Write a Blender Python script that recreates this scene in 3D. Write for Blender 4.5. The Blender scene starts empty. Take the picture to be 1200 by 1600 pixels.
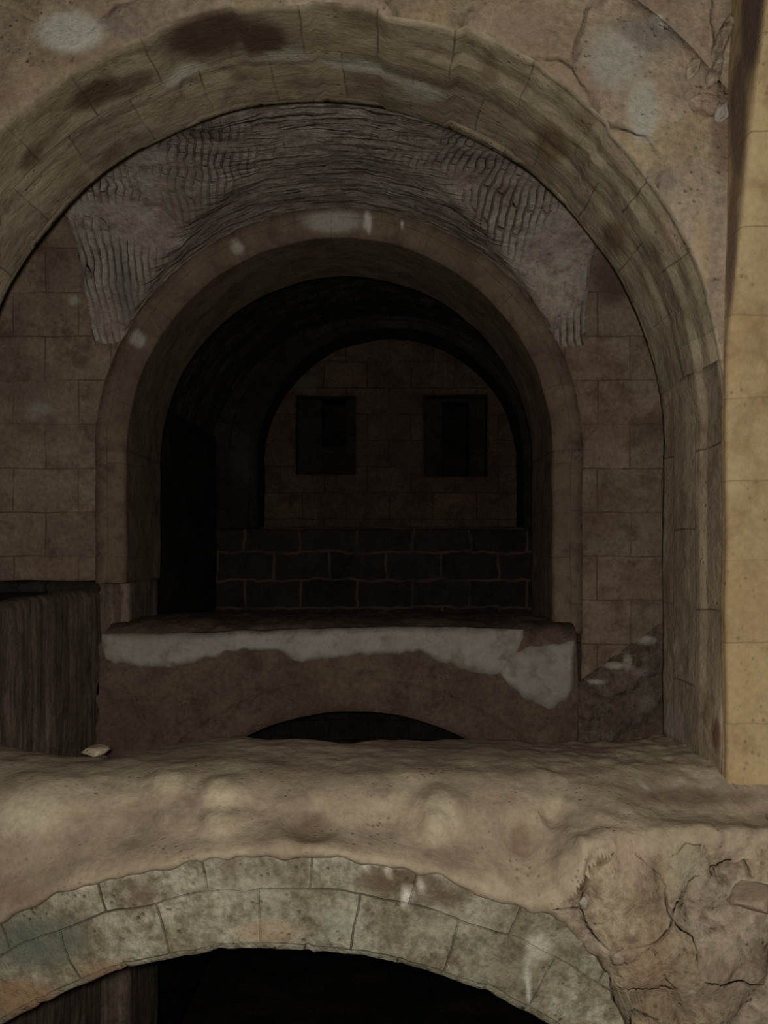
import bpy, bmesh, math, random
from mathutils import Vector, noise
random.seed(7)
S = bpy.context.scene
COL = S.collection

# ------------------------------------------------------------------ camera, light, exposure
F = 1500.0                      # focal length in pixels of the 1200x1600 frame
VX, VY = 610.0, 850.0           # where the depth axis vanishes
cam = bpy.data.cameras.new('camera')
cam.sensor_fit = 'VERTICAL'; cam.sensor_height = 32.0; cam.lens = 32.0 * F / 1600.0
cam.shift_x = -(VX - 600) / 1600.0; cam.shift_y = (VY - 800) / 1600.0
cam.clip_start = 0.05; cam.clip_end = 100
co = bpy.data.objects.new('camera', cam); COL.objects.link(co)
co.location = (0, 0, 0); co.rotation_euler = (math.radians(90), 0, 0)
S.camera = co

w = bpy.data.worlds.new('world'); S.world = w; w.use_nodes = True
w.node_tree.nodes['Background'].inputs[0].default_value = (1, 0.95, 0.9, 1)
w.node_tree.nodes['Background'].inputs[1].default_value = 0.0006

fl = bpy.data.lights.new('camera_flash', 'SPOT')
fl.energy = 740; fl.color = (1.0, 0.95, 0.87); fl.shadow_soft_size = 0.035
fl.spot_size = math.radians(112); fl.spot_blend = 0.75
fo = bpy.data.objects.new('camera_flash', fl); COL.objects.link(fo)
fo.location = (-0.035, -0.02, 0.035); fo.rotation_euler = (math.radians(89), 0, math.radians(-7))

S.view_settings.view_transform = 'Standard'; S.view_settings.look = 'None'
S.view_settings.gamma = 1; S.view_settings.use_curve_mapping = False
S.view_settings.exposure = 0.0

def at(px, py, D):
    return Vector(((px - VX) / F * D, D, (VY - py) / F * D))

def on_barrel(px, py, cx, cz, R):
    """point where the sight line px,py meets a barrel that runs into depth"""
    a, b = (px - VX) / F, (VY - py) / F
    A = a*a + b*b; B = -2*(a*cx + b*cz); C = cx*cx + cz*cz - R*R
    D = (-B + math.sqrt(max(0, B*B - 4*A*C))) / (2*A)
    return Vector((a*D, D, b*D))

# ------------------------------------------------------------------ materials
def lin(r, g, b):
    f = lambda c: (c/255/12.92) if c/255 <= 0.04045 else ((c/255 + 0.055)/1.055)**2.4
    r, g, b = f(r), f(g), f(b); y = .3*r+.6*g+.1*b; k = .3
    return (r+(y-r)*k, g+(y-g)*k, b+(y-b)*k, 1)

def stone(name, cols, scale=1.6, brick=None, mortar=0.55, bvar=0.25, bump=0.6, grain=26.0, stretch=None,
          streak=0.0, speck=0.25, jointdist=0.012, cracks=None, veins=None):
    m = bpy.data.materials.new(name); m.use_nodes = True
    nt = m.node_tree; N = nt.nodes; L = nt.links
    for n in list(N): N.remove(n)
    out = N.new('ShaderNodeOutputMaterial'); bs = N.new('ShaderNodeBsdfPrincipled')
    bs.inputs['Roughness'].default_value = 0.93
    bs.inputs['Specular IOR Level'].default_value = 0.15
    L.new(bs.outputs[0], out.inputs[0])
    geo = N.new('ShaderNodeNewGeometry')
    pos = geo.outputs['Position']
    if stretch:
        mp = N.new('ShaderNodeMapping'); mp.inputs['Scale'].default_value = stretch
        L.new(pos, mp.inputs['Vector']); pos2 = mp.outputs[0]
    else: pos2 = pos
    def nz(sc, det=6, rough=0.6, vec=None, dist=0.0):
        n = N.new('ShaderNodeTexNoise'); n.inputs['Scale'].default_value = sc
        n.inputs['Detail'].default_value = det; n.inputs['Roughness'].default_value = rough
        n.inputs['Distortion'].default_value = dist
        L.new(vec if vec else pos, n.inputs['Vector']); return n.outputs[0]
    def math_(op, a, b):
        n = N.new('ShaderNodeMath'); n.operation = op
        for i, x in enumerate((a, b)):
            if isinstance(x, (int, float)): n.inputs[i].default_value = x
            else: L.new(x, n.inputs[i])
        return n.outputs[0]
    def mix(fac, a, b, mode='MIX'):
        n = N.new('ShaderNodeMix'); n.data_type = 'RGBA'; n.blend_type = mode
        for i, x in ((0, fac), (6, a), (7, b)):
            if isinstance(x, (int, float, tuple)): n.inputs[i].default_value = x
            else: L.new(x, n.inputs[i])
        return n.outputs[2]
    def ramp(v, lo, hi, a=0.0, b=1.0):
        n = N.new('ShaderNodeMapRange'); n.interpolation_type = 'SMOOTHSTEP'
        n.inputs[1].default_value = lo; n.inputs[2].default_value = hi
        n.inputs[3].default_value = a; n.inputs[4].default_value = b
        L.new(v, n.inputs[0]); return n.outputs[0]
    n1 = nz(scale, 7, 0.62, pos2, 0.6); n2 = nz(scale*2.7, 6, 0.65, pos2, 0.3)
    c = mix(ramp(n1, 0.36, 0.64), cols[0], cols[1])
    c = mix(ramp(n2, 0.46, 0.72), c, cols[2])
    n3 = nz(grain, 5, 0.7, pos2)
    c = mix(1.0, c, mix(ramp(n3, 0.3, 0.7), (1-speck,)*3 + (1,), (1+speck,)*3 + (1,)), 'MULTIPLY')
    # pits and mineral specks
    vo = N.new('ShaderNodeTexVoronoi'); vo.inputs['Scale'].default_value = grain*0.9; L.new(pos2, vo.inputs['Vector'])
    pit = ramp(vo.outputs['Distance'], 0.08, 0.3, 1.0, 0.0)
    pitm = math_('MULTIPLY', pit, ramp(nz(scale*3.1), 0.5, 0.62))
    c = mix(math_('MULTIPLY', pitm, 0.5), c, (cols[0][0]*0.35, cols[0][1]*0.33, cols[0][2]*0.3, 1))
    if streak:
        mp = N.new('ShaderNodeMapping'); mp.inputs['Scale'].default_value = (9, 9, 0.35)
        L.new(pos, mp.inputs['Vector'])
        s = nz(1.6, 5, 0.7, mp.outputs[0])
        c = mix(1.0, c, mix(ramp(s, 0.35, 0.68), (1-streak,)*3 + (1,), (1+streak, 1+streak, 1+streak*1.1, 1)), 'MULTIPLY')
    height = math_('ADD', math_('MULTIPLY', n3, 0.010), math_('MULTIPLY', n2, 0.03))
    height = math_('SUBTRACT', height, math_('MULTIPLY', pitm, 0.008))
    if brick:
        bw, bh, ms = brick
        uv = N.new('ShaderNodeUVMap')
        wob = N.new('ShaderNodeTexNoise'); wob.inputs['Scale'].default_value = 3.0; L.new(pos, wob.inputs['Vector'])
        vs = N.new('ShaderNodeVectorMath'); vs.operation = 'SCALE'; vs.inputs['Scale'].default_value = jointdist*3
        L.new(wob.outputs[1], vs.inputs[0])
        va = N.new('ShaderNodeVectorMath'); va.operation = 'ADD'; L.new(uv.outputs[0], va.inputs[0]); L.new(vs.outputs[0], va.inputs[1])
        b = N.new('ShaderNodeTexBrick'); L.new(va.outputs[0], b.inputs['Vector'])
        b.inputs['Scale'].default_value = 1; b.inputs['Brick Width'].default_value = bw
        b.inputs['Row Height'].default_value = bh; b.inputs['Mortar Size'].default_value = ms
        b.inputs['Mortar Smooth'].default_value = 0.5
        b.inputs['Color1'].default_value = (1-bvar,)*3 + (1,); b.inputs['Color2'].default_value = (1+bvar*0.7, 1+bvar*0.65, 1+bvar*0.55, 1)
        b.inputs['Mortar'].default_value = (1, 1, 1, 1)
        c = mix(1.0, c, b.outputs['Color'], 'MULTIPLY')
        jm = math_('MULTIPLY', b.outputs['Fac'], ramp(nz(2.3), 0.35, 0.6, 0.25, 1.0))
        mc = tuple(min(1, cols[0][i]*mortar) for i in range(3)) + (1,)
        c = mix(jm, c, mc)
        height = math_('SUBTRACT', height, math_('MULTIPLY', jm, 0.02))
    if veins:
        uv2 = N.new('ShaderNodeUVMap'); mv = N.new('ShaderNodeMapping'); mv.inputs['Scale'].default_value = (2.0, 6.5, 1); L.new(uv2.outputs[0], mv.inputs['Vector'])
        vn = nz(1.0, 6, 0.62, mv.outputs[0], 1.6)
        c = mix(math_('MULTIPLY', ramp(vn, 0.5, 0.66), veins), c, (cols[2][0]*.5, cols[2][1]*.46, cols[2][2]*.42, 1))
        c = mix(math_('MULTIPLY', ramp(vn, 0.47, 0.34), veins*.8), c, (cols[1][0]*1.15, cols[1][1]*1.18, cols[1][2]*1.3, 1))
        height = math_('SUBTRACT', height, math_('MULTIPLY', vn, 0.015))
    if cracks:
        cs, ca_ = cracks
        wn = N.new('ShaderNodeTexNoise'); wn.inputs['Scale'].default_value = cs*1.3; wn.inputs['Detail'].default_value = 5; L.new(pos, wn.inputs['Vector'])
        w1 = N.new('ShaderNodeVectorMath'); w1.operation = 'SCALE'; w1.inputs['Scale'].default_value = 0.55/cs; L.new(wn.outputs[1], w1.inputs[0])
        w2 = N.new('ShaderNodeVectorMath'); w2.operation = 'ADD'; L.new(pos, w2.inputs[0]); L.new(w1.outputs[0], w2.inputs[1])
        cv = N.new('ShaderNodeTexVoronoi'); cv.feature = 'DISTANCE_TO_EDGE'; cv.inputs['Scale'].default_value = cs; L.new(w2.outputs[0], cv.inputs['Vector'])
        cf = N.new('ShaderNodeTexVoronoi'); cf.inputs['Scale'].default_value = cs; L.new(w2.outputs[0], cf.inputs['Vector'])
        ck = math_('MULTIPLY', ramp(cv.outputs['Distance'], 0.0, 0.035, 1.0, 0.0), ramp(nz(cs*.8), 0.42, 0.6))
        sep = N.new('ShaderNodeSeparateColor'); L.new(cf.outputs['Color'], sep.inputs[0])
        tone = ramp(sep.outputs[0], 0.0, 1.0, 1-ca_*.22, 1+ca_*.16)
        tc_ = N.new('ShaderNodeCombineColor'); L.new(tone, tc_.inputs[0]); L.new(tone, tc_.inputs[1]); L.new(math_('MULTIPLY', tone, ramp(sep.outputs[1], 0, 1, 1-ca_*.14, 1+ca_*.12)), tc_.inputs[2])
        c = mix(1.0, c, tc_.outputs[0], 'MULTIPLY')
        c = mix(math_('MULTIPLY', ck, ca_), c, (cols[2][0]*.35, cols[2][1]*.32, cols[2][2]*.3, 1))
        height = math_('SUBTRACT', height, math_('MULTIPLY', ck, 0.02))
        height = math_('ADD', height, math_('MULTIPLY', sep.outputs[2], 0.006))
    # washes of plaster, lime or stone tone; on the rib's side also painted shade
    ta = N.new('ShaderNodeAttribute'); ta.attribute_name = 'wash'
    tm = N.new('ShaderNodeAttribute'); tm.attribute_name = 'wash_amount'
    edge = nz(9.0, 6, 0.7)
    mk = math_('ADD', tm.outputs['Fac'], math_('MULTIPLY', math_('SUBTRACT', edge, 0.5), 0.55))
    mk = math_('MULTIPLY', ramp(mk, 0.12, 0.85), ramp(tm.outputs['Fac'], 0.0, 0.9))
    tc = mix(1.0, ta.outputs['Color'], mix(ramp(n3, 0.3, 0.7), (0.86, 0.86, 0.86, 1), (1.12, 1.12, 1.12, 1)), 'MULTIPLY')
    c = mix(mk, c, tc)
    L.new(c, bs.inputs['Base Color'])
    bp = N.new('ShaderNodeBump'); bp.inputs['Strength'].default_value = bump; bp.inputs['Distance'].default_value = 1.0
    L.new(height, bp.inputs['Height']); L.new(bp.outputs[0], bs.inputs['Normal'])
    return m

M = {
 'arch':   stone('pale_olive_limestone', [lin(140,122,88), lin(166,150,112), lin(120,100,70)], 1.3, (0.42, 0.55, 0.005), 0.6, 0.2, speck=0.12, veins=0.38),
 'jamb':   stone('pale_jamb_stone', [lin(150,128,96), lin(172,150,114), lin(134,106,78)], 1.8, (0.9, 0.42, 0.006), 0.5, 0.08, speck=0.14, streak=0.12),
 'face':   stone('rough_spandrel_stone', [lin(150,122,90), lin(172,150,112), lin(134,116,98)], 1.9, None, bump=0.9, speck=0.2, cracks=(1.7, .55)),
 'pier':   stone('ochre_pier_stone', [lin(172,140,80), lin(184,154,94), lin(154,120,66)], 1.1, (4.0, 0.42, 0.004), 0.72, 0.05, bump=0.5, speck=0.1),
 'ledge':  stone('dusty_plastered_rubble', [lin(152,130,98), lin(174,154,118), lin(142,118,94)], 1.5, None, bump=0.5, speck=0.13, grain=30),
 'lowring':stone('weathered_grey_voussoirs', [lin(128,118,86), lin(158,152,124), lin(112,96,70)], 3.0, (0.44, 0.27, 0.005), 0.5, 0.10, bump=1.0, speck=0.35),
 'vault':  stone('combed_vault_tiles', [lin(164,144,124), lin(186,172,150), lin(140,116,98)], 2.2, None, bump=0.8, speck=0.22),
 'mid':    stone('reddish_arch_stone', [lin(116,90,66), lin(132,108,82), lin(100,76,56)], 1.7, (0.9, 0.9, 0.004), 0.8, 0.05, speck=0.12),
 'midwall':stone('reddish_block_wall', [lin(132,104,80), lin(152,126,98), lin(114,84,62)], 1.8, (0.62, 0.42, 0.007), 0.55, 0.12, speck=0.2),
 'midledge':stone('brown_ledge_stone', [lin(102,76,56), lin(118,92,68), lin(88,66,52)], 2.2, None, bump=0.9, speck=0.2),
 'plaster':stone('white_lime_plaster', [lin(158,148,130), lin(170,160,144), lin(136,122,104)], 2.5, None, bump=0.4, speck=0.08),
 'streak': stone('streaked_dark_wall', [lin(118,96,76), lin(138,116,92), lin(100,82,66)], 1.6, None, streak=0.4, speck=0.2),
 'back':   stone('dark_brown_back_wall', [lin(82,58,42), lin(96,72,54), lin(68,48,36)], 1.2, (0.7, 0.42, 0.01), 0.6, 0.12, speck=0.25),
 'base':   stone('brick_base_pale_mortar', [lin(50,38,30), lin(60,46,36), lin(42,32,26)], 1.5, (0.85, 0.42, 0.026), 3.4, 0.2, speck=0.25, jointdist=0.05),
 'dark':   stone('dark_masonry', [lin(44,37,31), lin(54,47,40), lin(34,28,24)], 1.6, (0.6, 0.3, 0.012), 0.5, 0.3, speck=0.3),  # darker base colour than the nearer walls
 'bayvault':stone('dark_vault_rubble', [lin(50,42,34), lin(72,66,60), lin(38,31,26)], 2.4, (0.45, 0.16, 0.012), 0.5, 0.35, speck=0.35),  # dark base colour for the vault behind the middle arch
 'rockdim': stone('dim_broken_masonry', [lin(104,84,64), lin(122,104,84), lin(84,64,48)], 4.0, None, bump=1.0, speck=0.3),
 'rock':   stone('broken_stone', [lin(140,112,84), lin(172,152,122), lin(110,82,60)], 5.0, None, bump=0.8, speck=0.3),
}

M['rubble'] = stone('broken_rubble_face', [lin(140,116,84), lin(166,146,112), lin(116,90,64)], 3.2, None, bump=0.9, speck=0.25, cracks=(3.0, .38))
# the vault also carries thin tiles laid in fans: strokes along and across the barrel
def add_tiles(m):
    nt = m.node_tree; N = nt.nodes; L = nt.links
    bs = [n for n in N if n.type == 'BSDF_PRINCIPLED'][0]
    src = bs.inputs['Base Color'].links[0].from_socket
    bump = bs.inputs['Normal'].links[0].from_node
    hsrc = bump.inputs['Height'].links[0].from_socket
    uv = N.new('ShaderNodeUVMap')
    def strokes(scale, lo, hi, rot=0.0):
        mp = N.new('ShaderNodeMapping'); mp.inputs['Scale'].default_value = scale; mp.inputs['Rotation'].default_value = (0, 0, rot)
        L.new(uv.outputs[0], mp.inputs['Vector'])
        n = N.new('ShaderNodeTexNoise'); n.inputs['Scale'].default_value = 1; n.inputs['Detail'].default_value = 3; n.inputs['Distortion'].default_value = 0.5
        L.new(mp.outputs[0], n.inputs['Vector'])
        r = N.new('ShaderNodeMapRange'); r.interpolation_type = 'SMOOTHSTEP'
        r.inputs[1].default_value = lo; r.inputs[2].default_value = hi
        L.new(n.outputs[0], r.inputs[0]); return r.outputs[0]
    a = strokes((1.8, 17, 1), 0.50, 0.64)       # long strokes that follow the arch
    # short upright tiles in rows, in the side cells
    b = N.new('ShaderNodeTexBrick')
    mp = N.new('ShaderNodeMapping'); mp.inputs['Rotation'].default_value = (0, 0, 1.35)
    dn = N.new('ShaderNodeTexNoise'); dn.inputs['Scale'].default_value = 2.5; L.new(uv.outputs[0], dn.inputs['Vector'])
    sc = N.new('ShaderNodeVectorMath'); sc.operation = 'SCALE'; sc.inputs['Scale'].default_value = 0.16;
    gp = N.new('ShaderNodeNewGeometry'); sx_ = N.new('ShaderNodeSeparateXYZ'); L.new(gp.outputs['Position'], sx_.inputs[0])
    yz = N.new('ShaderNodeMath'); yz.operation = 'MULTIPLY_ADD'; yz.inputs[1].default_value = 0.8; L.new(sx_.outputs[2], yz.inputs[0]); L.new(sx_.outputs[1], yz.inputs[2])
    cell = N.new('ShaderNodeCombineXYZ'); L.new(sx_.outputs[0], cell.inputs[0]); L.new(yz.outputs[0], cell.inputs[1]); L.new(dn.outputs[1], sc.inputs[0])
    ad = N.new('ShaderNodeVectorMath'); ad.operation = 'ADD'; L.new(cell.outputs[0], ad.inputs[0]); L.new(sc.outputs[0], ad.inputs[1])
    L.new(ad.outputs[0], mp.inputs['Vector']); L.new(mp.outputs[0], b.inputs['Vector'])
    b.inputs['Scale'].default_value = 1; b.inputs['Brick Width'].default_value = 0.30; b.inputs['Row Height'].default_value = 0.065
    b.inputs['Mortar Size'].default_value = 0.012; b.inputs['Mortar Smooth'].default_value = 0.6
    gaps = N.new('ShaderNodeMath'); gaps.operation = 'MULTIPLY'
    pn = N.new('ShaderNodeTexNoise'); pn.inputs['Scale'].default_value = 1.7; L.new(uv.outputs[0], pn.inputs['Vector'])
    pr = N.new('ShaderNodeMapRange'); pr.inputs[1].default_value = 0.40; pr.inputs[2].default_value = 0.6; L.new(pn.outputs[0], pr.inputs[0])
    L.new(b.outputs['Fac'], gaps.inputs[0]); L.new(pr.outputs[0], gaps.inputs[1])
    at_ = N.new('ShaderNodeAttribute'); at_.attribute_name = 'side_cell'
    mx = N.new('ShaderNodeMix'); mx.data_type = 'FLOAT'
    L.new(at_.outputs['Fac'], mx.inputs[0]); L.new(a, mx.inputs[2]); L.new(gaps.outputs[0], mx.inputs[3])
    cm = N.new('ShaderNodeMix'); cm.data_type = 'RGBA'
    f = N.new('ShaderNodeMath'); f.operation = 'MULTIPLY'; f.inputs[1].default_value = 0.6; L.new(mx.outputs[0], f.inputs[0])
    L.new(f.outputs[0], cm.inputs[0]); L.new(src, cm.inputs[6]); cm.inputs[7].default_value = lin(56, 44, 42)
    L.new(cm.outputs[2], bs.inputs['Base Color'])
    h = N.new('ShaderNodeMath'); h.operation = 'MULTIPLY_ADD'; h.inputs[1].default_value = -0.03
    L.new(mx.outputs[0], h.inputs[0]); L.new(hsrc, h.inputs[2]); L.new(h.outputs[0], bump.inputs['Height'])
add_tiles(M['vault'])

# ------------------------------------------------------------------ mesh helpers
def rough(p, amp, fr=2.2, seed=0.0, big=0.0):
    """stone unevenness: a position-dependent offset, so neighbouring faces stay joined"""
    q = Vector((p[0]+seed, p[1]-seed*0.7, p[2]+seed*1.3))
    v = noise.noise_vector(q*fr)*0.6 + noise.noise_vector(q*fr*2.7)*0.3 + noise.noise_vector(q*fr*7)*0.14
    if big: v = v + noise.noise_vector(q*0.7)*big
    return v*amp

def smooth(x): x = max(0, min(1, x)); return x*x*(3-2*x)

def washes(blobs):
    """blobs: (centre, (rx,ry,rz), colour, strength)"""
    def f(p):
        col = Vector((0.2, 0.2, 0.2)); m = 0.0
        for c, r, k, s in blobs:
            d = math.sqrt(sum(((p[i]-c[i])/r[i])**2 for i in range(3)))
            q = s*smooth(1.35-d*0.9)
            if q > m: m = q; col = Vector(k[:3])
        return col, m
    return f

def emit(name, verts, faces, uvs, mat, parent=None, wash=None, smoothf=True, extra=None):
    me = bpy.data.meshes.new(name)
    off = parent.location.copy() if parent else Vector((0, 0, 0))
    q = parent
    while q is not None and q.parent is not None:
        q = q.parent; off += q.location
    me.from_pydata([Vector(v)-off for v in verts], [], faces)
    if uvs:
        ul = me.uv_layers.new(name='UVMap')
        for lp in me.loops: ul.data[lp.index].uv = uvs[lp.vertex_index]
    if wash:
        W = [wash(v) for v in verts]
        me.color_attributes.new('wash', 'FLOAT_COLOR', 'POINT')
        me.attributes['wash'].data.foreach_set('color', [t for c, m in W for t in (c[0], c[1], c[2], 1.0)])
        me.attributes.new('wash_amount', 'FLOAT', 'POINT')
        me.attributes['wash_amount'].data.foreach_set('value', [m for c, m in W])
    if extra:
        fa = me.attributes.new(extra[0], 'FLOAT', 'POINT')
        for i, v in enumerate(verts): fa.data[i].value = extra[1](v)
    me.materials.append(mat)
    bm = bmesh.new(); bm.from_mesh(me); bmesh.ops.recalc_face_normals(bm, faces=bm.faces); bm.to_mesh(me); bm.free()
    me.polygons.foreach_set('use_smooth', [smoothf]*len(me.polygons))
    me.update()
    o = bpy.data.objects.new(name, me); COL.objects.link(o)
    if parent: o.parent = parent
    return o

def grid_faces(nu, nv, closed_v=False):
    f = []
    for i in range(nu-1):
        for j in range(nv if closed_v else nv-1):
            a, b = i*nv+j, i*nv+(j+1) % nv
            f.append((a, b, b+nv, a+nv))
    return f

def arch_path(cx, cz, R, zl=None, zr=None, a0=180.0, a1=0.0, step=0.035):
    """points (x, z, outward x, outward z) from left foot over the crown to right foot"""
    P = []
    if zl is not None:
        n = max(2, int((cz-zl)/step)); P += [(cx-R, zl+(cz-zl)*i/n, -1, 0) for i in range(n)]
    n = max(8, int(R*math.radians(abs(a0-a1))/step))
    for i in range(n+1):
        a = math.radians(a0+(a1-a0)*i/n); P.append((cx+R*math.cos(a), cz+R*math.sin(a), math.cos(a), math.sin(a)))
    if zr is not None:
        n = max(2, int((cz-zr)/step)); P += [(cx+R, cz-(cz-zr)*(i+1)/n, 1, 0) for i in range(n)]
    return P

def sweep(name, path, th, D0, D1, mat, parent=None, amp=0.02, wash=None, res=0.04, shape=None, seed=0.0, uoff=0.0, rnd=0.02, fr=2.2, front=None, planar=False):
    """closed solid: a rectangle (th outward, D0..D1 into depth) swept along an arch path"""
    nd = max(3, int((D1-D0)/res)); nt_ = max(2, int(th/(res*1.5)))
    sec = []
    for j in range(nd): sec.append((0.0, D0+(D1-D0)*j/nd, 0))          # soffit
    for j in range(nt_): sec.append((th*j/nt_, D1, 1))                  # back
    for j in range(3): sec.append((th, D1-(D1-D0)*j/3, 2))              # top
    for j in range(nt_): sec.append((th-th*j/nt_, D0, 3))               # front
    V, UV = [], []; s = 0.0; last = None
    for (x, z, nx, nz) in path:
        if last: s += math.hypot(x-last[0], z-last[1])
        last = (x, z)
        for k, (r, D, side) in enumerate(sec):
            rr = r
            if k == 0: rr += rnd*0.6; D += rnd*0.4
            if shape and side in (0, 3): rr += shape(s, r, D, x, z)*(1-min(1, r/max(th*0.4, 0.01)) if side == 3 else 1)
            p = Vector((x+nx*rr, D, z+nz*rr)); p += rough(p, amp, fr, seed)
            V.append(p)
            UV.append((p.x+p.y, p.z+.1) if planar else (s+uoff, (D if side in (0, 2) else (D0-r if side == 3 else D1+r))))
    n = len(path); m = len(sec)
    faces = grid_faces(n, m, True)
    faces += [tuple(range(m))[::-1], tuple((n-1)*m+j for j in range(m))]
    o = emit(name, V, faces, UV, mat, parent, wash)
    if front:
        o.data.materials.append(front)
        fs = set(j for j, t in enumerate(sec) if t[2] == 3) | {0}
        for p in o.data.polygons:
            if len(p.vertices) == 4 and all((v % m) in fs for v in p.vertices): p.material_index = 1
    return o

def slab(name, x0, x1, y0, y1, z0, z1, mat, parent=None, amp=0.015, res=0.06, wash=None, seed=0.0, bev=0.02, axis='x', fr=2.2):
    """a rough block: subdivided box, uneven faces, softened arrises"""
    bm = bmesh.new(); V, Fc, UV = [], [], []; idx = {}
    nx, ny, nz_ = [max(1, min(160, int((b-a)/res))) for a, b in ((x0, x1), (y0, y1), (z0, z1))]
    def vid(i, j, k, side):
        key = (i, j, k)
        if key in idx: return idx[key]
        p = Vector((x0+(x1-x0)*i/nx, y0+(y1-y0)*j/ny, z0+(z1-z0)*k/nz_))
        e = [(i in (0, nx)), (j in (0, ny)), (k in (0, nz_))]
        if sum(e) >= 2 and bev:
            c = Vector(((x0+x1)/2, (y0+y1)/2, (z0+z1)/2))
            for t in range(3):
                if e[t]: p[t] += bev*0.5*(1 if c[t] > p[t] else -1)
        q = p + rough(p, amp, fr, seed)
        V.append(q); UV.append((p[0]+ (p[1] if axis == 'y' else 0), p[2]+(p[1]*0.7 if axis == 'x' else 0))); idx[key] = len(V)-1
        return idx[key]
    for i in range(nx):
        for k in range(nz_):
            for j in (0, ny): Fc.append((vid(i, j, k, 0), vid(i+1, j, k, 0), vid(i+1, j, k+1, 0), vid(i, j, k+1, 0)))
    for j in range(ny):
        for k in range(nz_):
            for i in (0, nx): Fc.append((vid(i, j, k, 1), vid(i, j+1, k, 1), vid(i, j+1, k+1, 1), vid(i, j, k+1, 1)))
    for i in range(nx):
        for j in range(ny):
            for k in (0, nz_): Fc.append((vid(i, j, k, 2), vid(i+1, j, k, 2), vid(i+1, j+1, k, 2), vid(i, j+1, k, 2)))
    bm.free()
    return emit(name, V, Fc, UV, mat, parent, wash)

def structure(o): o['kind'] = 'structure'; return o
def tag(o, label, cat, group=None):
    o['label'] = label; o['category'] = cat
    if group: o['group'] = group
    return o
def thing(name, label, cat, loc, group=None):
    o = bpy.data.objects.new(name, None); COL.objects.link(o); o.location = loc; o.empty_display_size = 0.2
    return tag(o, label, cat, group)

# ------------------------------------------------------------------ key dimensions (metres; camera at the origin, 0 = eye level)
A1x, A1z, A1R = -0.468, 0.61, 2.196           # nearest arch
A1f, A1b = 5.0, 6.1
A2x, A2z, A2R = -0.488, 0.902, 2.043          # middle arch
A2f, A2b = 9.15, 10.6
FL1 = -1.2                                    # near ledge top
L1x, L1z, L1R = -0.543, -4.52, 2.567          # lower arch under the near ledge
L1D = 4.6
L2x, L2z, L2R = -0.338, -3.72, 2.19            # lower arch under the middle ledge
BW = 14.5                                     # back wall

# ------------------------------------------------------------------ nearest wall and arch
brown = lin(84, 60, 38); grey = lin(168, 164, 142); pale = lin(182, 176, 156); rust = lin(140, 98, 60)
B1 = lambda px, py: on_barrel(px, py, A1x, A1z, A1R)
w_face = washes([
 (at(110, 50, 5), (.2, .3, .12), lin(186,180,160), 1.0), (at(60, 130, 5), (.16, .3, .12), lin(168,140,100), .7),
 (at(900, 130, 5), (.18, .3, .16), lin(156,128,100), .6), (at(960, 90, 5), (.2, .3, .2), lin(164,158,140), .8),
 (at(1005, 170, 5), (.09, .3, .2), lin(170,164,144), .9), (at(1070, 220, 5), (.12, .3, .12), lin(150,120,88), .6),
 (at(1032, 30, 5), (.04, .3, .04), lin(204,196,176), 1.0), (at(1000, 60, 5), (.3, .3, .13), lin(120,112,100), .7),
 (at(820, 40, 5), (.2, .3, .1), lin(156,130,104), .7), (at(1130, 200, 5), (.08, .3, .35), lin(122,98,74), .8),
 (at(1160, 30, 5), (.12, .3, .2), lin(110,90,68), .7), (at(1095, 420, 5), (.06, .3, .4), lin(178,146,98), .7)])
spand = sweep('wall_front', arch_path(A1x, A1z, A1R+.62, -1.25, -1.6), 2.3, A1f+.006, A1b-.03, M['face'], None, .014, w_face, .05, rnd=0)
structure(spand)

bounds = [0, .45, .93, 1.36, 1.85, 2.30, 2.67, 3.09, 3.50, 3.88, 4.29, 4.75, 5.2, 5.7, 6.2, 7]
offs = [0, .006, -.004, .01, .0, -.012, .012, -.006, .012, -.014, .03, .018, .0, .004, 0, 0, 0]
def a1shape(s, r, D, x, z):
    k = 0
    while k < len(bounds)-2 and s > bounds[k+1]: k += 1
    d = offs[k]
    e = min(abs(s-b) for b in bounds)
    if e < .012: d += .012*(1-e/.012)
    if x > 0.0:                                            # rebated outer order on the right side
        f = smooth((x-0.0)/.25)
        if D < 5.3: d += .028*f*smooth((5.3-D)/.02)
        if abs(D-5.09) < .02 and x > .7: d += .02
    if abs(D-5.62) < .02: d += .008
    return d
w_soff = washes([
 (B1(330, 55), (.34, .28, .2), brown, .85), (B1(410, 60), (.16, .2, .12), lin(84,62,44), .9), (B1(150, 145), (.22, .16, .15), lin(92,72,40), .85),
 (B1(200, 130), (.24, .14, .12), lin(88,66,38), .7),
 (B1(285, 115), (.2, .09, .1), lin(186,178,152), .8), (B1(440, 85), (.2, .1, .1), lin(160,152,128), .7), (B1(560, 105), (.32, .09, .1), grey, .8),
 (B1(660, 140), (.2, .12, .1), grey, .7), (B1(480, 130), (.2, .12, .1), lin(110,92,66), .6),
 (B1(50, 250), (.1, .1, .16), lin(92,74,48), .7), (B1(130, 290), (.08, .2, .1), lin(108,92,60), .6),
 (B1(760, 110), (.1, .2, .1), lin(104,80,50), .7), (B1(860, 230), (.12, .3, .2), lin(118,88,50), .75), (B1(960, 370), (.08, .22, .28), lin(112,84,48), .75),
 (B1(830, 150), (.12, .1, .12), lin(150,134,104), .7), (B1(960, 250), (.1, .1, .16), lin(160,132,104), .7), (B1(1040, 380), (.1, .12, .25), lin(166,136,106), .8),
 (B1(570, 40), (.2, .12, .1), lin(118,96,64), .7), (B1(660, 60), (.14, .1, .1), lin(140,126,94), .6)])
w_both = lambda p: (w_face(p) if (p[1] < A1f+.03 and math.hypot(p[0]-A1x, p[2]-A1z) > A1R+.04) else w_soff(p))
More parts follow.
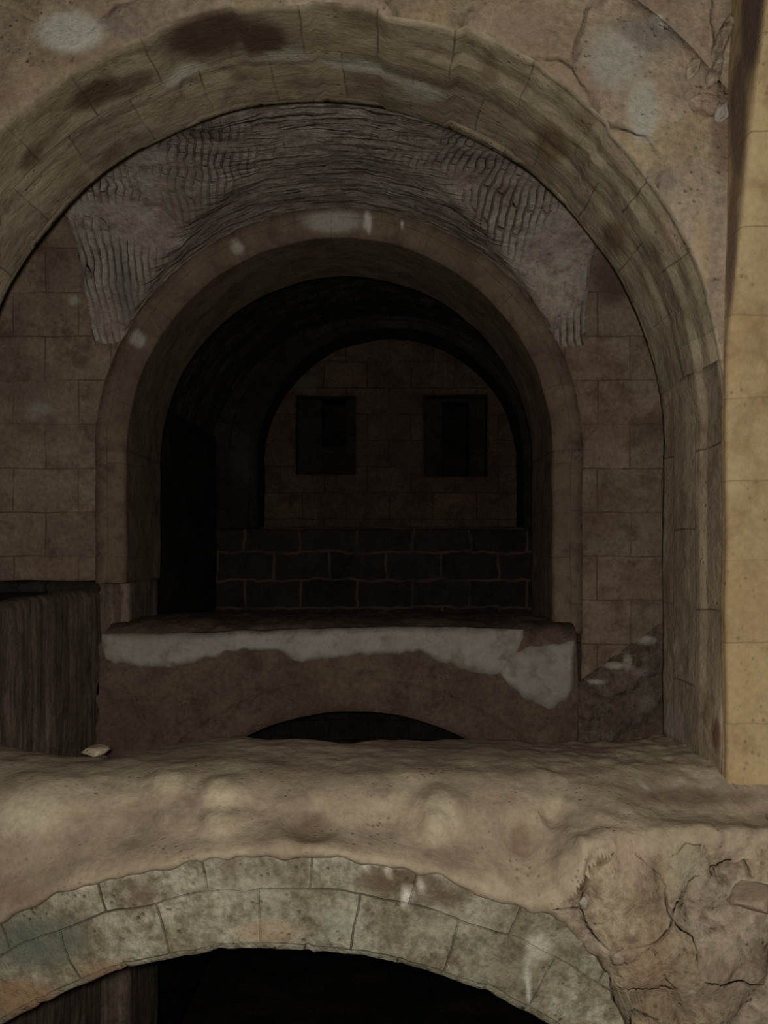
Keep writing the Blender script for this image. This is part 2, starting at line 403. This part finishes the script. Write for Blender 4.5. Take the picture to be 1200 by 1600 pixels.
arch1 = thing('stone_arch', 'wide pale olive stone arch nearest the viewer, spanning the whole top of the view', 'arch', (A1x, 5.5, FL1))
sweep('arch_ring', arch_path(A1x, A1z, A1R, None, None, 180, 9), .64, A1f, A1b, M['arch'], arch1, .014, w_both, .035, a1shape, uoff=-.09, front=M['face'])
w_jamb = washes([(at(1050, 900, 5.9), (.1, .2, .6), lin(120,88,62), .6), (at(1095, 700, 5.3), (.2, .12, .5), lin(150,120,92), .6),
 (at(1060, 1130, 5.8), (.1, .3, .14), lin(150,134,116), .8), (at(1050, 1010, 5.8), (.05, .1, .08), lin(180,164,138), .7), (at(1110, 1150, 5.1), (.1, .1, .12), lin(120,82,50), .8)])
pr = [(A1x+A1R, z, 1, 0) for z in [0.965-i*.035 for i in range(63)]]
def jshape(s, r, D, x, z): return (.02*smooth((5.36-D)/.03)*smooth((z+1.3)/.8) if D < 5.36 else 0) + (.008*noise.noise(Vector((3, D*3, z*1.2))))
sweep('jamb', [(A1x+A1R*math.cos(math.radians(9)) if i == 0 else A1x+A1R*math.cos(math.asin(max(0, min(1, (p[1]-A1z)/A1R)))), p[1], 1, 0) for i, p in enumerate(pr)],
      .48, A1f, A1b, M['jamb'], arch1, .02, w_jamb, .035, jshape)
sweep('jamb', [(A1x-A1R, A1z-.035*(i+1), -1, 0) for i in range(50)][::-1], .48, A1f, A1b, M['jamb'], arch1, .02, None, .06)

# ------------------------------------------------------------------ right pier with the rib that springs off it
pier = thing('stone_pier', 'smooth ochre stone pier with rib at the right edge of the view', 'pier', (2.3, 4.9, FL1))
V, UV = [], []
nz_ = 150; ny = 10; nx = 16
def pedge(z):
    t = max(0, (z-1.0)); return 1.738 + 0.02*t + 0.01*noise.noise(Vector((1, 2, z*1.5)))
def pfront(z): return 4.955 - .27*max(0, z-1.0)**1.08
for i in range(nz_+1):
    z = FL1 - .12 + (3.5-FL1+.12)*i/nz_
    xe = pedge(z); yf = pfront(z)
    sec = [(xe+.012, 5.05)] + [(xe, 5.05-(5.05-yf-.015)*j/ny) for j in range(1, ny)] + [(xe+.004, yf+.012)] + [(xe+.016+(2.9-xe)*j/nx, yf) for j in range(nx+1)] + [(2.92, 5.05)]
    for (x, y) in sec:
        p = Vector((x, y, z)); p += rough(p, .010, 1.8, 5)
        V.append(p); UV.append((x+y+0.3, z+.07))
m = ny+1+nx+2+0
m = len(V)//(nz_+1)
fc = grid_faces(nz_+1, m, True) + [tuple(range(m))[::-1], tuple(nz_*m+j for j in range(m))]
w_pier = washes([(Vector((1.75,4.85,2.3)), (.02,.16,.6), lin(116,88,66), 1), (Vector((1.76,4.7,2.7)), (.03,.2,.5), lin(104,80,62), 1), (Vector((1.745,4.92,1.6)), (.02,.1,.5), lin(132,102,76), .9),  # rib's side face: red-brown stone tone, with its grazing-light shade painted in
 (at(1150, 300, 4.9), (.06, .2, .3), lin(184,158,112), .5), (at(1185, 230, 4.9), (.05, .2, .08), lin(200,178,140), .8),
 (at(1175, 540, 4.9), (.1, .2, .12), lin(160,130,84), .6), (at(1190, 950, 4.9), (.12, .2, .3), lin(180,138,82), .5), (at(1170, 1190, 4.9), (.2, .2, .05), lin(190,156,104), .5)])
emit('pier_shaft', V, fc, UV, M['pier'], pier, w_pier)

# ------------------------------------------------------------------ near ledge
def interp(tab, x):
    if x <= tab[0][0]: return tab[0][1]
    for (a, b), (c, d) in zip(tab, tab[1:]):
        if x <= c: return b+(d-b)*smooth((x-a)/(c-a))
    return tab[-1][1]
back_px = [(-200,1160),(0,1160),(60,1168),(130,1173),(166,1168),(174,1177),(250,1160),(380,1143),(420,1151),(470,1150),(545,1157),(600,1147),(760,1145),(850,1152),(960,1152),(1030,1140),(1200,1140)]
backD = sorted([((px-VX)/F*(1800/(py-VY)), 1800/(py-VY)) for px, py in back_px])
Rout = 3.07
def ringtop(x):
    d = x-L1x; return L1z+math.sqrt(max(0.01, Rout*Rout-d*d))
def chaikin(P, n):
    for _ in range(n):
        Q = [P[0]]
        for a, b in zip(P, P[1:]): Q += [(a[0]*.75+b[0]*.25, a[1]*.75+b[1]*.25), (a[0]*.25+b[0]*.75, a[1]*.25+b[1]*.75)]
        P = Q+[P[-1]]
    return P
def resample(P, n):
    L = [0]
    for a, b in zip(P, P[1:]): L.append(L[-1]+math.hypot(a[0]-b[0], a[1]-b[1]))
    out = []; k = 0
    for i in range(n):
        t = L[-1]*i/(n-1)
        while k < len(L)-2 and L[k+1] < t: k += 1
        f = (t-L[k])/max(1e-9, L[k+1]-L[k]); out.append((P[k][0]+(P[k+1][0]-P[k][0])*f, P[k][1]+(P[k+1][1]-P[k][1])*f))
    return out
ledge1 = thing('stone_ledge', 'long dusty plastered stone ledge in the foreground, on the lowest arch', 'ledge', (-.3, 5.2, -3.0))
lumps = [ (at(1090,1463,4.49), .04, -.06),  # (point, radius, height)
 (at(60,1265,4.9), .24, .07), (at(265,1215,5.0), .13, .035), (at(350,1235,4.95), .12, .05), (at(345,1290,4.75), .1, .05), (at(490,1290,4.75), .14, -.06),
 (at(690,1260,4.85), .13, .05), (at(680,1300,4.75), .08, .05), (at(815,1310,4.75), .1, -.05), (at(950,1290,4.8), .2, .06), (at(1060,1300,4.7), .2, .04),
 (at(560,1240,4.9), .22, .03), (at(1180,1400,4.55), .12, .09), (at(1100,1360,4.6), .1, -.04), (at(1150,1345,4.65), .1, -.05), (at(200,1290,4.8), .14, -.04),
 (at(600,1290,4.8), .1, -.03), (at(870,1270,4.8), .07, -.05), (at(1000,1480,4.6), .2, .04), (at(1120,1540,4.6), .22, .05), (at(890,1430,4.6), .16, .03)]
N1, K1 = 420, 130
V, UV = [], []
for i in range(N1+1):
    x = -3.1+6.1*i/N1
    rb = smooth((x-.62)/.35)                      # 1 on the rubble-faced right side
    zt = ringtop(x)*(1-rb) + (-1.36)*rb
    zb = ringtop(x)-.04; zb = zb if (x < 1.9 or 1) else zb
    rb2 = smooth((x-.95)/.5)
    zb = (ringtop(x)-.05+.05*noise.noise(Vector((x*3.1, 7, 2)))+.03*noise.noise(Vector((x*11, 7, 2))))*(1-rb2) + (-3.0)*rb2
    Db = interp(backD, x)
    front = L1D - .055 - .10*rb
    P = [(Db-.06, -2.1), (Db, -1.5), (Db, FL1-.04), (Db-.07, FL1-.01), (5.35, FL1+.01), (5.08, FL1-.005), (4.93, -1.27), (4.80, -1.345+.01*rb), (4.70, (zt-1.34)/2-.01), (front-.02, zt+.01), (front-.01, zb), (front+.16, zb-.01)]
    P = resample(chaikin(P, 2), K1)
    for j, (D, z) in enumerate(P):
        p = Vector((x, D, z))
        d = 0.0
        for c, r, h in lumps:
            q = (p-c).length/r
            if q < 1.6: d += h*smooth(1.25-q*.85)
        nrm = Vector((0, -.8, .6)) if D < 5.15 else Vector((0, 0, 1))
        p2 = p+nrm*d + rough(p, .035, 1.6, 9) + rough(p, .022, 5, 3)*(0.35+rb)
        if D < 4.85 and z < -1.38:
            p2 += rough(p, .05, 4.0, 21)*rb
            rd = 1-abs(noise.noise(Vector((x*2.6+3, D*2.6, z*2.6))))*2.2; p2.y += .07*rb*max(0, rd)**3*smooth((-1.38-z)/.1)
        V.append(p2); UV.append((x, j*.02))
sand = lin(186,164,124)
w_ledge = washes([
 (at(60,1265,4.9), (.24,.3,.14), lin(184,168,130), .8), (at(265,1215,5.0), (.1,.3,.07), lin(190,170,128), .8), (at(345,1250,4.9), (.09,.3,.13), lin(192,172,130), .8),
 (at(490,1290,4.75), (.12,.3,.06), lin(120,92,70), .7), (at(815,1310,4.75), (.07,.3,.1), lin(128,98,68), .7), (at(690,1275,4.85), (.1,.3,.14), lin(184,168,130), .7),
 (at(975,1330,4.6), (.16,.3,.16), lin(176,146,116), .7), (at(1060,1345,4.6), (.14,.3,.2), lin(166,152,116), .7), (at(1180,1395,4.5), (.14,.3,.07), lin(176,168,134), .9),
 (at(995,1225,5.1), (.04,.2,.06), lin(182,176,160), .9), (at(1080,1240,4.95), (.5,.3,.04), lin(122,98,78), .7), (at(200,1180,5.5), (1.0,.5,.03), lin(136,116,92), .6),
 (at(800,1175,5.6), (1.1,.45,.04), lin(134,112,92), .7), (at(1100,1210,5.2), (.4,.3,.04), lin(128,108,92), .7),
 (at(870,1480,4.6), (.12,.3,.16), lin(184,170,136), .85), (at(830,1430,4.6), (.16,.3,.07), lin(178,160,122), .7), (at(1000,1480,4.6), (.2,.3,.2), lin(150,116,78), .8),
 (at(1110,1510,4.6), (.18,.3,.2), lin(142,118,90), .8), (at(950,1560,4.6), (.14,.3,.1), lin(120,108,84), .8), (at(60,1390,4.65), (.3,.3,.06), lin(138,108,76), .6)])
lc = emit('ledge_crust', V, grid_faces(N1+1, K1)+[tuple(range(K1))[::-1], tuple(N1*K1+j for j in range(K1))], UV, M['ledge'], ledge1, w_ledge)
lc.data.materials.append(M['rubble'])
for p in lc.data.polygons:
    c = V[p.vertices[0]]
    if c.y < 4.9 and c.z < -1.42+.12*noise.noise(Vector((c.x*4, 3, 3)))-.6*(1-smooth((c.x-.5)/.5)) and c.x > .5: p.material_index = 1

Ld = lambda px, py: at(px, py, L1D)
w_low = washes([
 (Ld(60,1470), (.3,.3,.16), lin(104,104,84), .8), (Ld(30,1560), (.25,.3,.12), lin(150,112,66), .8), (Ld(170,1520), (.2,.3,.08), lin(156,120,76), .7), (Ld(115,1378), (.12,.3,.05), lin(196,176,140), .95),
 (Ld(220,1400), (.1,.3,.12), lin(120,94,72), .7), (Ld(360,1350), (.08,.3,.12), lin(118,94,70), .7), (Ld(420,1455), (.2,.3,.07), lin(164,138,98), .8), (Ld(400,1390), (.2,.3,.08), lin(172,166,134), .7),
 (Ld(620,1375), (.24,.3,.09), lin(104,80,56), .8), (Ld(700,1400), (.16,.3,.08), lin(106,82,58), .75), (Ld(575,1350), (.03,.3,.03), lin(190,176,150), .9), (Ld(690,1378), (.02,.3,.03), lin(190,176,150), .9), (Ld(655,1385), (.02,.3,.02), lin(200,186,160), .9), (Ld(633,1400), (.035,.3,.05), lin(206,196,176), 1), (Ld(610,1350), (.04,.3,.04), lin(196,182,156), .9),
 (Ld(530,1440), (.1,.3,.1), lin(150,148,122), .7), (Ld(700,1450), (.24,.3,.06), lin(158,150,116), .7), (Ld(800,1520), (.2,.3,.06), lin(142,130,96), .7), (Ld(825,1540), (.014,.3,.16), lin(188,184,164), .9),
 (Ld(840,1480), (.08,.3,.08), lin(190,180,152), .8), (Ld(1000,1560), (.2,.3,.12), lin(140,112,74), .7)])
def lshape(s, r, D, x, z):
    k = int((s+.13)/.44); e = abs((s+.13)/.44-round((s+.13)/.44))*.44
    return .008*math.sin(k*12.9) + (.01 if e < .02 else 0)
sweep('arch_ring', arch_path(L1x, L1z, L1R, None, None, 172, 12, .03), Rout-L1R-.01, L1D, 5.7, M['lowring'], ledge1, .02, w_low, .03, lshape, 2.0, .13, fr=5)

# ------------------------------------------------------------------ bay behind the nearest arch: groined vault
def Lh(x):
    d = (x-A2x)/2.32
    return A2z-.02+2.32*math.sqrt(1-d*d) if abs(d) < 1 else -9
Ym, Yh = 7.55, 1.72
def Sh(y):
    d = (y-Ym)/Yh; return 1.25+1.88*math.sqrt(max(0, 1-d*d))
def ceil_z(x, y):
    if x < -2.86 or x > 1.86: return 3.55
    a, b = Lh(x), Sh(y); h = max(a, b); k = .10
    if abs(a-b) < k: h += (k-abs(a-b))**2/(4*k)
    return h
V, UV = [], []
xs = sorted(set([-4.6+i*.04 for i in range(int(8.4/.04))]))
ys = [5.85+i*.03 for i in range(int(3.42/.03)+1)]
for x in xs:
    for y in ys:
        p = Vector((x, y, ceil_z(x, y))); p += rough(p, .03, 2.5, 14) + rough(p, .018, 7, 4)
        V.append(p)
        th = math.atan2(x-A2x, max(.05, p.z-A2z)); UV.append((th*2.3, y))
w_v = washes([(at(390, 370, 8.6), (.3,.5,.3), lin(128,106,76), .7), (at(660, 215, 7.6), (.3,.4,.2), lin(138,124,104), .5), (at(300, 330, 8.5), (.3,.8,.2), lin(134,118,92), .6),
  (at(180, 450, 8.6), (.2,.8,.5), lin(120,114,102), .7), (at(520, 350, 9.0), (.3,.25,.15), lin(150,142,126), .8), (at(600, 240, 8), (.9,.5,.1), lin(100,82,76), .6)])
ceil = emit('ceiling', V, grid_faces(len(xs), len(ys)), UV, M['vault'], None, w_v, extra=('side_cell', lambda v: smooth((Sh(v[1])-Lh(v[0])+.12)/.26)))
structure(ceil)

# ------------------------------------------------------------------ middle arch
arch2 = thing('stone_arch', 'reddish round stone arch in the middle distance, framing the dark bay', 'arch', (A2x, 9.9, -.87))
A2 = lambda px, py: at(px, py, A2f)
w_a2 = washes([(A2(520,345), (.35,.2,.12), lin(168,158,138), .9), (A2(575,345), (.04,.3,.12), lin(206,198,180), .95), (A2(628,352), (.03,.3,.07), lin(206,198,180), .9),
  (A2(370,385), (.08,.2,.08), lin(178,168,142), .9), (A2(215,530), (.09,.2,.1), lin(170,162,144), .9)])
sweep('arch_ring', arch_path(A2x, A2z, A2R, None, None, 180, 0, .04), .28, A2f, A2b, M['mid'], arch2, .018, w_a2, .05, rnd=.1)
for sx in (-1, 1):
    pth = [(A2x+sx*A2R, A2z-.04*(i+1)+.04, sx, 0) for i in range(33 if sx < 0 else 45)]
    sweep('jamb', pth, .28, A2f, A2b, M['mid'], arch2, .018, None, .05, rnd=.04, uoff=.3)
w_m = washes([(A2(70,700), (.6,.3,.8), lin(138,124,100), .45), (A2(115,468), (.08,.3,.07), lin(176,168,146), .9), (A2(60,430), (.5,.4,.22), lin(88,72,62), .5), (A2(60,640), (.2,.3,.1), lin(158,148,126), .7),
  (A2(970,840), (.03,.3,.25), lin(160,150,126), .7), (A2(1000,770), (.12,.3,.06), lin(148,130,104), .7), (A2(960,430), (.3,.3,.35), lin(100,78,64), .75),
  (A2(950,1110), (.3,.3,.2), lin(104,80,62), .7)])
wm = sweep('wall_middle', [p for p in arch_path(A2x, A2z, A2R+.28, -.345, -2.6, step=.05)], 2.0, A2f+.012, A2b-.04, M['midwall'], None, .02, w_m, .055, rnd=0, planar=True)
structure(wm)
# left: low wall under the side opening, its floor, the outer side wall
structure(slab('wall_left', -3.1, -2.80, 5.9, 9.6, -6.0, -.43, M['streak'], None, .03, .07, None, 3, .04, 'y'))
structure(slab('floor_left', -4.7, -3.0, 5.9, 9.6, -.75, -.47, M['dark'], None, .03, .09, None, 4))
structure(slab('wall_left', -4.9, -4.55, 4.9, 10.6, -6.0, 4.2, M['midwall'], None, .03, .1, None, 5, .0, 'y'))
structure(slab('wall_right', 3.2, 3.5, 4.9, 14.6, -6.2, 4.2, M['midwall'], None, .03, .1, None, 6, .0, 'y'))
structure(slab('trim_1', -4.6, -2.79, 9.22, 9.5, -.50, -.355, M['dark'], None, .03, .06, None, 5, .05))
structure(slab('wall_middle', -4.6, -2.535, 9.28, 10.55, -6.0, -.38, M['streak'], None, .02, .1, None, 5, .0))

# ------------------------------------------------------------------ middle ledge on its lower arch
ledge2 = thing('stone_ledge', 'brown stone ledge under the middle arch, white plaster along its edge', 'ledge', (-.4, 9.8, -3.0))
def ring2(x, R): return L2z+math.sqrt(max(0.0001, R*R-(x-L2x)**2)) if abs(x-L2x) < R else L2z
R2o = L2R+.30
V, UV = [], []
N2, K2 = 300, 70
for i in range(N2+1):
    x = -2.64+(1.70+2.64)*i/N2
    zb = max(-3.6, ring2(x, R2o)-.05) if abs(x-L2x) < R2o else -3.6
    zt = -.725+.018*noise.noise(Vector((x*1.7, 1, 4)))
    P = [(12.1, -1.6), (12.1+.15*noise.noise(Vector((x, 3, 1))), zt-.16), (11.9, zt-.11), (9.45, zt+.0), (9.0, zt-.02), (8.84, zt-.06), (8.73, zt-.15), (8.72, -1.15), (8.74, zb)]
    P = resample(chaikin(P, 2), K2)
    for j, (D, z) in enumerate(P):
        p = Vector((x, D, z)); p += rough(p, .035, 2.2, 31) + rough(p, .03, 6, 8)
        if x < -2.45: p.x += .05*noise.noise(Vector((5, D*2, z*5))) - (.0 if z > -1.2 else .05*smooth((-1.2-z)*2))
        V.append(p); UV.append((x, j*.05))
w_l2 = washes([(A2(250,1080), (.5,.3,.12), lin(118,92,70), .7), (A2(480,1050), (.35,.3,.07), lin(140,116,90), .7), (A2(740,1045), (.3,.3,.07), lin(136,110,86), .7),
   (A2(180,1070), (.15,.3,.15), lin(126,104,86), .8), (A2(880,1100), (.25,.3,.1), lin(130,108,88), .7), (A2(900,1125), (.3,.3,.08), lin(120,94,74), .7)])
emit('ledge_crust', V, grid_faces(N2+1, K2)+[tuple(range(K2))[::-1], tuple(N2*K2+j for j in range(K2))], UV, M['midledge'], ledge2, w_l2)
sweep('arch_ring', arch_path(L2x, L2z, L2R, None, None, 172, 8, .05), .32, 8.72, 10.5, M['midledge'], ledge2, .015, None, .06)
# the end face of the ledge on the left
slab('end_block', -2.70, -2.40, 8.77, 10.2, -3.5, -.90, M['midledge'], ledge2, .06, .05, w_l2, 12, .08)
def plaster(name, top, bot, n, parent, seed, lab=None, D=8.70):
    """irregular coat of plaster: top/bottom outlines in metres, thickness 3 cm"""
    V, UV = [], []; K = 14
    x0, x1 = top[0][0], top[-1][0]
    for i in range(n+1):
        x = x0+(x1-x0)*i/n
        a = interp(top, x); b = interp(bot, x)+.035*noise.noise(Vector((x*6, seed, 0)))+.02*noise.noise(Vector((x*17, seed, 5)))
        b = min(b, a-.015)
        for j in range(K+1):
            t = j/K; z = a+(b-a)*t
            e = min(1, 4.5*min(t, 1-t)+.0)*min(1, 12*min(i, n-i)/n+.0)
            d = D+.055-.085*math.sqrt(e)
            p = Vector((x, d, z)); p += rough(p, .02, 3, seed); V.append(p); UV.append((x, z))
        for j in (K, 0):
            t = j/K; V.append(Vector((x, D+.16, a+(b-a)*t))); UV.append((x, 0))
    o = emit(name, V, grid_faces(n+1, K+3, True), UV, M['plaster'], parent)
    if lab: o['label'] = lab
    return o
X2 = lambda px: (px-VX)/F*8.70
Z2 = lambda py: (VY-py)/F*8.70
T = lambda l: [(X2(a), Z2(b)) for a, b in l]
plaster('plaster_band', T([(157,992),(300,990),(400,986),(560,982),(680,980),(818,984)]),
        T([(157,1036),(220,1044),(265,1046),(330,1030),(360,1018),(430,1020),(470,1038),(500,1034),(560,1026),(620,1024),(660,1022),(700,1040),(740,1056),(785,1054),(805,1030),(818,1000)]), 170, ledge2, 2.0, 'uneven white plaster band along the ledge edge')
plaster('plaster_patch', T([(782,1046),(800,1020),(830,1008),(870,1004),(899,1002)]),
        T([(782,1056),(800,1078),(830,1100),(862,1112),(885,1096),(899,1082)]), 50, ledge2, 6.0, 'pale rounded plaster patch at the right end')

# right foot of the middle wall: ridge of broken plaster leaning against it
def rock(name, c, r, mat, parent=None, sub=4, seed=0, rot=(0, 0, 0), rg=.3, fr=1.6):
    from mathutils import Euler
    bm = bmesh.new(); bmesh.ops.create_icosphere(bm, subdivisions=sub, radius=1)
    R = Euler(rot).to_matrix()
    planes = []
    rnd = random.Random(seed)
    for _ in range(9):
        v = Vector((rnd.uniform(-1, 1), rnd.uniform(-1, 1), rnd.uniform(-1, 1))).normalized(); planes.append((v, rnd.uniform(.55, .85)))
    for v in bm.verts:
        p = v.co.copy()
        for n, d in planes:
            e = p.dot(n)-d
            if e > 0: p -= n*e*.85
        p += noise.noise_vector(p*fr+Vector((seed*3.1, 0, 0)))*rg*.4 + noise.noise_vector(p*fr*4+Vector((seed, 1, 0)))*rg*.1
        p = R @ Vector((p[0]*r[0], p[1]*r[1], p[2]*r[2])); v.co = p
    V = [tuple(v.co+Vector(c)) for v in bm.verts]; Fc = [tuple(v.index for v in f.verts) for f in bm.faces]; bm.free()
    if parent: return emit(name, V, Fc, None, mat, parent)
    base = Vector((c[0], c[1], min(v[2] for v in V)))
    o = emit(name, [tuple(Vector(v)-base) for v in V], Fc, None, mat); o.location = base; return o

a, b = at(915, 1068, 9.12), at(1024, 988, 9.12)
mid = (a+b)/2; ang = math.atan2(b.z-a.z, b.x-a.x)
V, UV = [], []
n_ = 60; k_ = 30
for i in range(n_+1):
    t = i/n_; x = a.x-.12+(b.x-a.x+.35)*t
    zt = a.z+(b.z-a.z)*(x-a.x)/(b.x-a.x)+.03*noise.noise(Vector((x*8, 0, 1)))
    for j in range(k_+1):
        u = j/k_; z = zt+.05-(zt+1.95+.05)*u
        d = .10*smooth(u*9)*(1-.35*u)+.05*math.sin((x*.7-z)*16+2*noise.noise(Vector((x*3, z*3, 0))))*smooth(u*4)*.45
        p = Vector((x, 9.16-d, z)); p += rough(p, .05, 4, 3)+rough(p, .03, 11, 4); V.append(p); UV.append((x, z))
    V.append(Vector((x, 9.4, -1.98))); V.append(Vector((x, 9.4, zt+.02))); UV += [(x, 0), (x, 0)]
w_r = washes([(at(960,1040,9.1), (.16,.3,.04), lin(190,178,156), .8), (at(1005,1000,9.1), (.14,.3,.05), lin(190,178,156), .8), (at(980,1035,9.1), (.05,.3,.1), lin(176,162,138), .8),
  (at(1000,1050,9.1), (.12,.3,.05), lin(150,134,112), .7), (at(1010,1100,9.1), (.12,.3,.12), lin(140,124,104), .7), (at(930,1065,9.1), (.1,.3,.03), lin(190,178,156), .8)])
o = emit('broken_masonry', V, grid_faces(n_+1, k_+3, True)+[tuple(range(k_+3))[::-1], tuple(n_*(k_+3)+j for j in range(k_+3))], UV, M['rockdim'], None, w_r)
tag(o, 'rough wedge of broken masonry with pale diagonal top, leaning on the right wall', 'rubble')
structure(slab('wall_middle', 1.86, 3.3, 9.12, 9.8, -6.0, -1.25, M['midledge'], None, .05, .07, None, 7, .1, fr=4))

# ------------------------------------------------------------------ dark bay behind the middle arch
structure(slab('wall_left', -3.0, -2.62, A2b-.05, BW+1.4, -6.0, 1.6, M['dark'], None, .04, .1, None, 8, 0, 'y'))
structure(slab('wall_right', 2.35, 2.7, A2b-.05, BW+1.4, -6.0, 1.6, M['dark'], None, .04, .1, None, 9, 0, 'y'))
V, UV = [], []
n = 110; ys = [A2b-.1+i*.05 for i in range(int(4.2/.05)+1)]
for i in range(n+1):
    a = math.pi*(1-i/n)
    for y in ys:
        p = Vector((-.12+2.66*math.cos(a), y, 1.0+2.45*math.sin(a))); p += rough(p, .06, 2.6, 40)+rough(p, .035, 7, 41)
        V.append(p); UV.append(((a)*2.6, y))
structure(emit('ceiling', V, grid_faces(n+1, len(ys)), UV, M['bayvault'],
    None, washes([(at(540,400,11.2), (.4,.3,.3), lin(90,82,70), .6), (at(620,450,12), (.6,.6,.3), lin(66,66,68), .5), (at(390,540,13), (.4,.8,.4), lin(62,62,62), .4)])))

# far wall with its round-headed niche and two windows
NR, NX, NZ = 2.02, 0.0, 1.26
s = F/BW
w_b = washes([(at(380,720,BW), (.25,.4,.5), lin(58,60,58), .6), (at(400,560,BW), (.3,.4,.5), lin(56,54,54), .5)])
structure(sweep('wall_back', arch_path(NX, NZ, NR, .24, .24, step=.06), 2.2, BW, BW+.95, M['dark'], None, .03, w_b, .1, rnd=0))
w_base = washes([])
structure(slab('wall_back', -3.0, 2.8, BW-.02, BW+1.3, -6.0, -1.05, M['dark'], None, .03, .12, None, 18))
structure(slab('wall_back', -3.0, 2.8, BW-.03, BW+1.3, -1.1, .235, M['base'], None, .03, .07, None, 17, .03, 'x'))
ID = 15.4; q = F/ID
IX = lambda px: (px-VX)/q
IZ = lambda py: (VY-py)/q
def wall_with_holes(name, x0, x1, z0, z1, D0, D1, holes, mat, wash=None, parent=None, res=.07):
    xs = sorted(set([x0, x1]+[h[0] for h in holes]+[h[1] for h in holes])); zs = sorted(set([z0, z1]+[h[2] for h in holes]+[h[3] for h in holes]))
    def fill(v):
        o = []
        for a, b in zip(v, v[1:]):
            k = max(1, int(round((b-a)/res))); o += [a+(b-a)*i/k for i in range(k)]
        return o+[v[-1]]
    X, Z = fill(xs), fill(zs)
    cell = lambda i, k: not any(h[0]-1e-6 < (X[i]+X[i+1])/2 < h[1]+1e-6 and h[2]-1e-6 < (Z[k]+Z[k+1])/2 < h[3]+1e-6 for h in holes)
    V, UV, Fc, idx = [], [], [], {}
    ny = max(1, int((D1-D0)/.1))
    def vid(i, j, k):
        if (i, j, k) not in idx:
            p = Vector((X[i], D0+(D1-D0)*j/ny, Z[k])); idx[(i, j, k)] = len(V); V.append(p+rough(p, .025, 2.4, 50)); UV.append((p.x+p.y, p.z))
        return idx[(i, j, k)]
    ok = {(i, k): cell(i, k) for i in range(len(X)-1) for k in range(len(Z)-1)}
    for (i, k), v in ok.items():
        if not v: continue
        for j in (0, ny): Fc.append((vid(i, j, k), vid(i+1, j, k), vid(i+1, j, k+1), vid(i, j, k+1)))
        for di, dk, e in ((-1, 0, ((i, k), (i, k+1))), (1, 0, ((i+1, k), (i+1, k+1))), (0, -1, ((i, k), (i+1, k))), (0, 1, ((i, k+1), (i+1, k+1)))):
            if not ok.get((i+di, k+dk), False):
                for j in range(ny): Fc.append((vid(e[0][0], j, e[0][1]), vid(e[1][0], j, e[1][1]), vid(e[1][0], j+1, e[1][1]), vid(e[0][0], j+1, e[0][1])))
    return emit(name, V, Fc, UV, mat, parent, wash)
rec = [(IX(462), IX(556), IZ(742), IZ(618)), (IX(662), IX(762), IZ(745), IZ(616))]
blk = [(IX(500), IX(539), IZ(696), IZ(618)), (IX(694), IX(736), IZ(742), IZ(622))]
w_i = washes([(at(480,600,ID), (.22,.4,.2), lin(92,84,72), .7), (at(610,640,ID), (.4,.4,.5), lin(84,66,52), .5), (at(640,720,ID), (.35,.4,.3), lin(82,70,62), .5)])
structure(wall_with_holes('wall_back', -2.3, 2.3, .1, 3.6, ID, ID+.42, rec, M['back'], w_i))
for n_, (r, b) in enumerate(zip(rec, blk)):
    x = lambda v: v*(ID+.5)/ID
    structure(wall_with_holes('window_%d' % (n_+1), r[0]-.12, r[1]+.12, r[2]-.12, r[3]+.12, ID+.40, ID+.9, [b], M['dark'], None, None, .05))
structure(slab('wall_back', -2.6, 2.6, ID+7.0, ID+7.2, -.5, 4.2, M['dark'], None, .02, .2))
# thin worn sill along the niche
structure(slab('trim_2', -1.95, 2.05, BW-.05, BW+.9, .225, .262, M['back'], None, .02, .06, None, 3, .02))

# ------------------------------------------------------------------ lower storey: floor, side walls
structure(slab('floor', -4.9, 3.6, 1.0, 16.5, -6.6, -6.2, M['dark'], None, .08, .16, None, 11))

# ------------------------------------------------------------------ loose and broken stones
bs_ = [ # px, py, D, radii, label, seed, material
 (1128, 60, 4.99, (.035, .06, .17), 'long reddish broken stone high in the crevice beside the right rib', 1),
 (1082, 108, 4.99, (.03, .05, .06), 'small chipped stone near the top right, dark crack above it', 2),
 (1105, 165, 4.97, (.10, .07, .045), 'dark rusty stone jutting from the crevice, lowest of the broken group', 4),
 (1128, 175, 4.94, (.035, .05, .055), 'pale whitish broken stone tip beside the dark rusty stone', 5),
 (1116, 112, 4.98, (.035, .05, .10), 'brown angular broken stone between the small chip and the rib', 6)]
for px, py, D, r, lab, sd in bs_:
    tag(rock('broken_stone', at(px, py, D), r, M['plaster'] if 'whitish' in lab else M['rock'], None, 4, sd, (0, .35, .3), .5), lab, 'stone')
tag(rock('flat_stone', at(148, 1172, 5.52), (.085, .12, .03), M['ledge'], None, 4, 11, (0, -.05, .2), .3), 'flat pale stone lying on the back edge of the foreground ledge at left', 'stone')
tag(rock('pebble', at(1092, 1464, 4.47), (.035, .04, .022), M['plaster'], None, 3, 12, (0, 0, .2), .4), 'small whitish stone set in a dark hole of the right rubble face', 'stone')
tag(rock('round_stone', at(1180, 1402, 4.47), (.13, .16, .07), M['ledge'], None, 4, 13, (0, -.1, .2), .25), 'smooth pale grey rounded stone bulging from rubble at the right edge', 'stone')
tag(rock('stone_chip', at(912, 1411, 4.46), (.022, .03, .03), M['plaster'], None, 3, 14, (0, .3, .2), .4), 'small white chip of stone left of centre in the right rubble face', 'stone')
